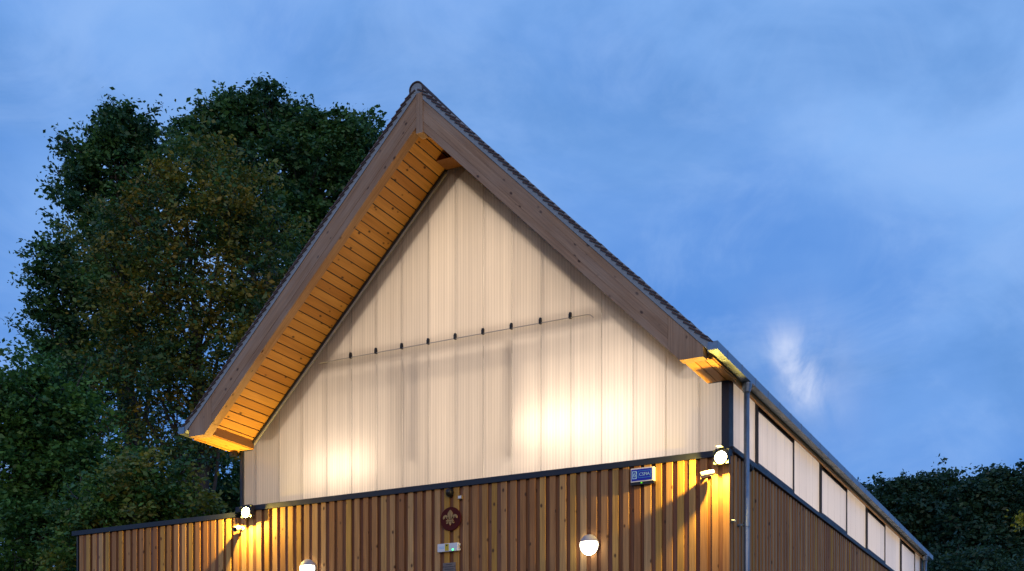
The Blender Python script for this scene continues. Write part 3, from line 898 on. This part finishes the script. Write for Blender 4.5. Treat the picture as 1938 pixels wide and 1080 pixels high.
# ------------------------------------------------------------------ trees
def leaves_mesh(name, centers, normals_bias, size, tint, mat):
    n = len(centers)
    d = rng.normal(size=(n, 3)); d[:, 2] *= 0.55
    d /= np.linalg.norm(d, axis=1)[:, None]
    nrm = rng.normal(size=(n, 3)) + np.array([0, 0, normals_bias])
    nrm -= d * (nrm * d).sum(1)[:, None]
    nrm /= np.linalg.norm(nrm, axis=1)[:, None] + 1e-9
    b = np.cross(d, nrm)
    s = (size * np.clip(rng.lognormal(0.0, 0.35, n), 0.4, 1.9))[:, None]
    P = np.empty((n, 4, 3))
    P[:, 0] = centers - d * s * 0.55
    P[:, 1] = centers + b * s * 0.30 + nrm * s * 0.08
    P[:, 2] = centers + d * s * 0.55
    P[:, 3] = centers - b * s * 0.30 + nrm * s * 0.08
    me = bpy.data.meshes.new(name)
    me.vertices.add(n * 4)
    me.vertices.foreach_set('co', P.reshape(-1))
    me.loops.add(n * 4)
    me.loops.foreach_set('vertex_index', np.arange(n * 4, dtype=np.int32))
    me.polygons.add(n)
    me.polygons.foreach_set('loop_start', np.arange(0, n * 4, 4, dtype=np.int32))
    me.polygons.foreach_set('loop_total', np.full(n, 4, dtype=np.int32))
    at = me.color_attributes.new('tint', 'FLOAT_COLOR', 'POINT')
    c = np.ones((n, 4, 4), dtype=np.float32)
    c[:, :, :3] = tint[:, None, :]
    at.data.foreach_set('color', c.reshape(-1))
    me.materials.append(mat)
    me.update(calc_edges=True)
    return me

def tree(name, base, lobes, label, size, mat='leaf', autumn=0.0, cl_leaf=90, spread=0.42, trunk_r=0.32, group=None, dens=1.0, hang=0.0, shell=0.45):
    """lobes: (x, y, z, radius, clusters)"""
    t = thing(name, base, label, 'tree', group)
    bx, by, bz = base
    L = np.array([l[:4] for l in lobes])
    top = L[:, 2].max()
    cen = L[:, :2].mean(0)
    tb = MB()
    H = top - bz
    axis = []
    nseg = 8
    for i in range(nseg + 1):
        f = i / nseg
        axis.append(Vector((bx + (cen[0] - bx) * f + 0.25 * math.sin(3 * f + bx), by + (cen[1] - by) * f + 0.2 * math.sin(4 * f + by), bz - 0.1 + H * 0.9 * f)))
    tb.tube(axis, [trunk_r * (1 - 0.88 * i / nseg) + 0.02 for i in range(nseg + 1)], 10)
    cc, tt = [], []
    for (lx, ly, lz, lr, nc) in lobes:
        f = max(0.15, min(0.9, ((lz - bz) / H - 0.18) / 0.9))
        p0 = axis[int(f * nseg)]
        p3 = Vector((lx, ly, lz))
        pm = p0.lerp(p3, 0.5) + Vector((0, 0, -0.1 * (p3 - p0).length))
        r0 = trunk_r * 0.42 * (1 - 0.6 * f)
        tb.tube([p0, pm, p3], [r0, r0 * 0.7, r0 * 0.35], 6)
        nc = max(3, int(nc * dens))
        u = rng.normal(size=(nc, 3)); u /= np.linalg.norm(u, axis=1)[:, None]
        rr = lr * (shell + (1.02 - shell) * rng.random(nc) ** 0.55)
        pts = np.array([lx, ly, lz]) + u * rr[:, None] * np.array([1, 1, 0.92])
        for k in range(nc):
            e = Vector(pts[k])
            if k % 2 == 0:
                m_ = p3.lerp(e, 0.55) + Vector((0, 0, random.uniform(-0.15, 0.25)))
                tb.tube([p3.lerp(pm, random.uniform(0, 0.5)), m_, e], [r0 * 0.28, r0 * 0.16 + 0.006, 0.006], 4, caps=False)
            n = int(cl_leaf * rng.uniform(0.5, 1.4))
            # a clump: leafy sprays on a domed shelf, fuller towards the outside of the crown
            ns = 7
            out_d = u[k] * np.array([1, 1, 0.6])
            so = rng.normal(size=(ns, 3)) * spread * np.array([0.9, 0.9, 0.55]) + out_d * spread * 0.3
            so[:, 2] -= 0.35 * (so[:, 0] ** 2 + so[:, 1] ** 2) / max(spread, 0.1)
            which = rng.integers(0, ns, n)
            ext = spread * rng.uniform(0.25, 0.55, ns)[which][:, None]
            loc = so[which] + rng.normal(size=(n, 3)) * ext * np.array([1, 1, 0.6])
            loc[:, 2] -= hang * np.abs(loc[:, 0])
            cc.append(pts[k] + loc)
            ct = rng.random()
            a = 1.0 if rng.random() < autumn else (0.5 if rng.random() < autumn else 0.0)
            hue = rng.random()
            tn = np.empty((n, 3))
            tn[:, 0] = np.clip(ct * 0.7 + rng.normal(size=n) * 0.2 + 0.1, 0, 1)
            tn[:, 1] = np.clip(a * 0.75 + rng.normal(size=n) * 0.18 * (autumn > 0), 0, 1)
            tn[:, 2] = np.clip(hue * 0.8 + rng.normal(size=n) * 0.15, 0, 1)
            tt.append(tn)
    for (lx, ly, lz, lr, nc) in lobes:          # loose sprigs that break the outline
        for _ in range(max(3, int(nc * 0.32))):
            d = rng.normal(size=3); d[2] = abs(d[2]) * 0.9 - 0.15; d /= np.linalg.norm(d)
            tip = np.array([lx, ly, lz]) + d * (lr + spread) * rng.uniform(1.0, 1.22)
            root = np.array([lx, ly, lz]) + d * lr * 0.7
            tb.tube([Vector(root), Vector((root + tip) / 2 + np.array([0, 0, -0.05])), Vector(tip)], [0.022, 0.014, 0.004], 4, caps=False)
            n = int(rng.uniform(18, 60))
            f = rng.random(n)[:, None] ** 0.7
            cc.append(root + (tip - root) * f + rng.normal(size=(n, 3)) * 0.14)
            tn = np.empty((n, 3))
            tn[:, 0] = np.clip(rng.random() * 0.7 + rng.normal(size=n) * 0.2, 0, 1)
            tn[:, 1] = 0.6 if rng.random() < autumn else 0.0
            tn[:, 2] = rng.random()
            tt.append(tn)
    tb.build('trunk', M['bark'], t, smooth=True)
    me = leaves_mesh('crown', np.concatenate(cc), 0.6, size, np.concatenate(tt), M[mat])
    obj('crown', me, t)
    return t

#TREES_BEGIN
tree('dark_tree', (-24.37, 14.93, 0.25), [(-24.99, 14.61, 20.95, 0.73, 13), (-24.52, 14.85, 20.51, 0.57, 8), (-25.54, 14.33, 20.51, 0.63, 8), (-26.08, 14.05, 19.72, 0.7, 10), (-26.55, 13.81, 19.02, 0.43, 5), (-25.23, 14.49, 19.28, 1.03, 16), (-24.21, 15.01, 19.28, 0.83, 11), (-26.01, 14.09, 18.05, 0.77, 9), (-24.99, 14.61, 17.35, 1.17, 12), (-26.16, 14.01, 16.83, 0.57, 5), (-24.21, 15.01, 16.3, 1.33, 9), (-25.62, 14.29, 15.6, 0.92, 7), (-24.06, 15.09, 13.85, 1.5, 7), (-25.46, 14.37, 13.5, 1.0, 5), (-24.68, 14.77, 11.39, 1.33, 5)],
     label='tall dark green tree with the two leftmost top lobes, behind the others', size=0.124, cl_leaf=288, spread=0.403, trunk_r=0.42, group='trees beyond the low wing', shell=0.3)
tree('dark_tree', (-23.84, 19.70, 0.25), [(-25.24, 18.97, 22.91, 0.7, 11), (-24.27, 19.48, 23.23, 0.84, 14), (-23.24, 20.0, 23.33, 0.81, 13), (-22.29, 20.49, 22.94, 0.81, 13), (-21.35, 20.97, 22.66, 0.81, 13), (-20.41, 21.46, 22.46, 0.66, 11), (-25.69, 18.75, 21.79, 0.48, 5), (-24.87, 19.17, 21.79, 1.28, 17), (-23.15, 20.05, 21.6, 1.47, 23), (-21.44, 20.93, 21.21, 1.28, 20), (-20.58, 21.37, 21.21, 0.73, 11), (-24.01, 19.61, 19.86, 1.47, 16), (-22.29, 20.49, 19.67, 1.56, 20), (-21.26, 21.02, 19.47, 1.1, 14), (-22.81, 20.22, 17.74, 1.47, 12), (-21.78, 20.75, 17.93, 0.92, 8), (-24.01, 19.61, 16.77, 1.47, 6), (-23.49, 19.87, 15.23, 1.47, 7), (-24.52, 19.34, 12.53, 1.47, 5)],
     label='tall dark green tree right behind the left roof slope', size=0.136, cl_leaf=342, spread=0.448, trunk_r=0.45, group='trees beyond the low wing', shell=0.3)
tree('autumn_tree', (-19.31, 11.90, 0.25), [(-19.31, 11.9, 17.27, 0.66, 9), (-20.06, 11.52, 16.04, 1.09, 16), (-18.7, 12.22, 15.89, 1.24, 18), (-21.15, 10.96, 15.28, 1.09, 14), (-17.74, 12.71, 14.97, 1.09, 14), (-21.83, 10.61, 14.2, 0.95, 10), (-20.06, 11.52, 14.2, 1.6, 22), (-18.56, 12.29, 13.9, 1.46, 20), (-21.15, 10.96, 12.82, 1.31, 14), (-19.65, 11.73, 12.21, 1.6, 20), (-18.01, 12.57, 12.67, 1.24, 14), (-21.7, 10.68, 11.44, 1.17, 12), (-20.2, 11.45, 10.52, 1.46, 14), (-18.7, 12.22, 10.83, 1.24, 12), (-21.15, 10.96, 9.29, 1.17, 9), (-19.38, 11.87, 8.99, 1.17, 9)],
     label='broad tree with yellowing leaves in front of two taller ones', size=0.105, cl_leaf=252, spread=0.47, trunk_r=0.26, autumn=0.36, group='trees beyond the low wing', shell=0.25)
tree('dark_tree', (-23.92, 11.78, 0.25), [(-24.57, 11.45, 15.34, 0.46, 9), (-24.79, 11.34, 14.69, 0.4, 7), (-24.9, 11.28, 13.55, 0.34, 6), (-24.07, 11.71, 14.37, 0.68, 12), (-24.28, 11.6, 12.91, 0.74, 12), (-24.79, 11.34, 12.34, 0.62, 9), (-23.63, 11.93, 11.45, 1.08, 14), (-24.36, 11.56, 10.8, 1.08, 14)],
     label='dark tree whose crown juts out furthest left against the sky', size=0.118, cl_leaf=270, spread=0.37, trunk_r=0.3, group='trees beyond the low wing', shell=0.3)
tree('green_tree', (-18.29, 4.56, 0.25), [(-18.4, 4.51, 8.72, 0.51, 10), (-17.69, 4.87, 8.48, 0.54, 12), (-18.94, 4.22, 7.8, 0.93, 14), (-17.41, 5.01, 7.8, 0.87, 18), (-18.18, 4.62, 7.56, 0.99, 19), (-16.98, 5.23, 7.07, 0.7, 12), (-18.5, 4.45, 6.45, 1.05, 19), (-17.63, 4.9, 6.45, 0.99, 19), (-18.07, 4.67, 5.35, 1.17, 21), (-18.94, 4.22, 4.61, 1.05, 14), (-17.3, 5.07, 5.23, 0.82, 14), (-17.63, 4.9, 4.12, 1.05, 18), (-18.5, 4.45, 3.63, 1.05, 14)],
     label='mid green leafy tree at the bottom left edge', size=0.099, mat='leaf_green', cl_leaf=306, spread=0.37, trunk_r=0.2, group='trees beyond the low wing', shell=0.35)
tree('green_tree', (-13.05, 2.75, 0.25), [(-12.86, 2.85, 5.53, 0.45, 9), (-13.33, 2.61, 5.11, 0.5, 10), (-12.3, 3.14, 5.27, 0.45, 8), (-12.67, 2.95, 4.8, 0.55, 11), (-13.51, 2.51, 4.48, 0.5, 10), (-13.89, 2.32, 4.9, 0.4, 7), (-11.83, 3.38, 4.9, 0.4, 6), (-14.17, 2.18, 4.16, 0.5, 8), (-13.05, 2.75, 4.06, 0.6, 8), (-12.2, 3.19, 4.27, 0.55, 7)],
     label='low bushy tree with yellow green leaves just above the wing', size=0.081, mat='leaf_green', cl_leaf=288, spread=0.302, trunk_r=0.12, autumn=0.18, group='trees beyond the low wing', shell=0.3)
tree('dark_tree', (-28.36, 19.62, 0.25), [(-32.13, 17.69, 9.39, 1.53, 18), (-30.33, 18.61, 9.8, 1.34, 16), (-28.36, 19.62, 10.0, 1.34, 14), (-26.21, 20.73, 10.0, 1.34, 18), (-26.57, 20.54, 8.89, 1.34, 18), (-25.67, 21.0, 9.39, 0.96, 12), (-28.72, 19.44, 8.59, 1.53, 18), (-31.05, 18.24, 8.39, 1.72, 18), (-33.2, 17.14, 8.59, 1.91, 18), (-26.75, 20.45, 11.21, 0.96, 5), (-29.26, 19.16, 11.01, 1.15, 5)],
     label='dark thicket tree seen low between the wing and the roof eave', size=0.161, cl_leaf=288, spread=0.504, trunk_r=0.35, group='trees beyond the low wing', shell=0.2)
tree('wood_tree', (-9.89, 60.57, 0.25), [(-9.64, 60.7, 15.86, 0.68, 8), (-10.02, 60.51, 15.05, 0.92, 10), (-9.07, 61.0, 14.72, 0.86, 10), (-9.79, 60.63, 13.43, 1.39, 14), (-10.94, 60.03, 13.1, 1.85, 14)],
     label='small tree of the far wood, just right of the gutter line', size=0.211, cl_leaf=216, spread=0.56, mat='leaf_far', group='trees of the far wood', shell=0.2)
tree('wood_tree', (-6.32, 57.91, 0.25), [(-7.37, 57.37, 15.21, 0.76, 12), (-6.28, 57.93, 15.31, 0.82, 12), (-5.05, 58.56, 15.46, 0.76, 12), (-6.82, 57.65, 13.93, 1.4, 21), (-5.19, 58.49, 14.08, 1.4, 21), (-7.37, 57.37, 12.39, 1.75, 21), (-5.46, 58.35, 12.39, 1.89, 25), (-5.73, 58.21, 10.25, 2.33, 21), (-7.64, 57.23, 10.25, 1.75, 18)],
     label='rounded tree in the middle of the far wood, beyond the gutter end', size=0.205, cl_leaf=288, spread=0.616, mat='leaf_far', group='trees of the far wood', shell=0.15)
tree('wood_tree', (-1.96, 55.65, 0.25), [(-2.51, 55.37, 14.63, 0.71, 12), (-1.41, 55.93, 14.81, 0.77, 14), (-3.21, 55.01, 14.0, 0.77, 12), (-2.05, 55.6, 13.56, 1.24, 21), (-0.76, 56.26, 13.85, 1.1, 18), (-2.82, 55.21, 12.26, 1.37, 21), (-1.15, 56.06, 11.97, 1.65, 25), (-2.05, 55.6, 9.95, 2.06, 25), (-3.6, 54.81, 10.24, 1.65, 18), (0.01, 56.66, 10.24, 1.92, 14)],
     label='tallest tree of the far wood at the right edge', size=0.198, cl_leaf=288, spread=0.56, mat='leaf_far', group='trees of the far wood', shell=0.15)
tree('wood_tree', (-2.33, 48.71, 0.25), [(-3.31, 48.21, 8.78, 1.5, 18), (-1.68, 49.05, 8.26, 1.5, 18), (-0.27, 49.77, 8.78, 1.25, 14), (-4.02, 47.85, 7.73, 1.5, 14), (-2.38, 48.69, 9.57, 0.87, 7)],
     label='dark undergrowth tree of the far wood at the lower right', size=0.174, cl_leaf=288, spread=0.56, mat='leaf_far', group='trees of the far wood', shell=0.15)
tree('yellow_tree', (3.12, 17.79, 0.25), [(2.23, 17.34, 5.82, 0.09, 3), (3.64, 18.06, 5.8, 0.5, 10), (3.82, 18.15, 5.47, 0.62, 10), (3.82, 18.15, 4.55, 0.75, 10)],
     label='yellow leaf tips poking in at the right picture edge', size=0.081, cl_leaf=50, spread=0.112, trunk_r=0.1, mat='leaf_yellow', shell=0.2)
#TREES_END
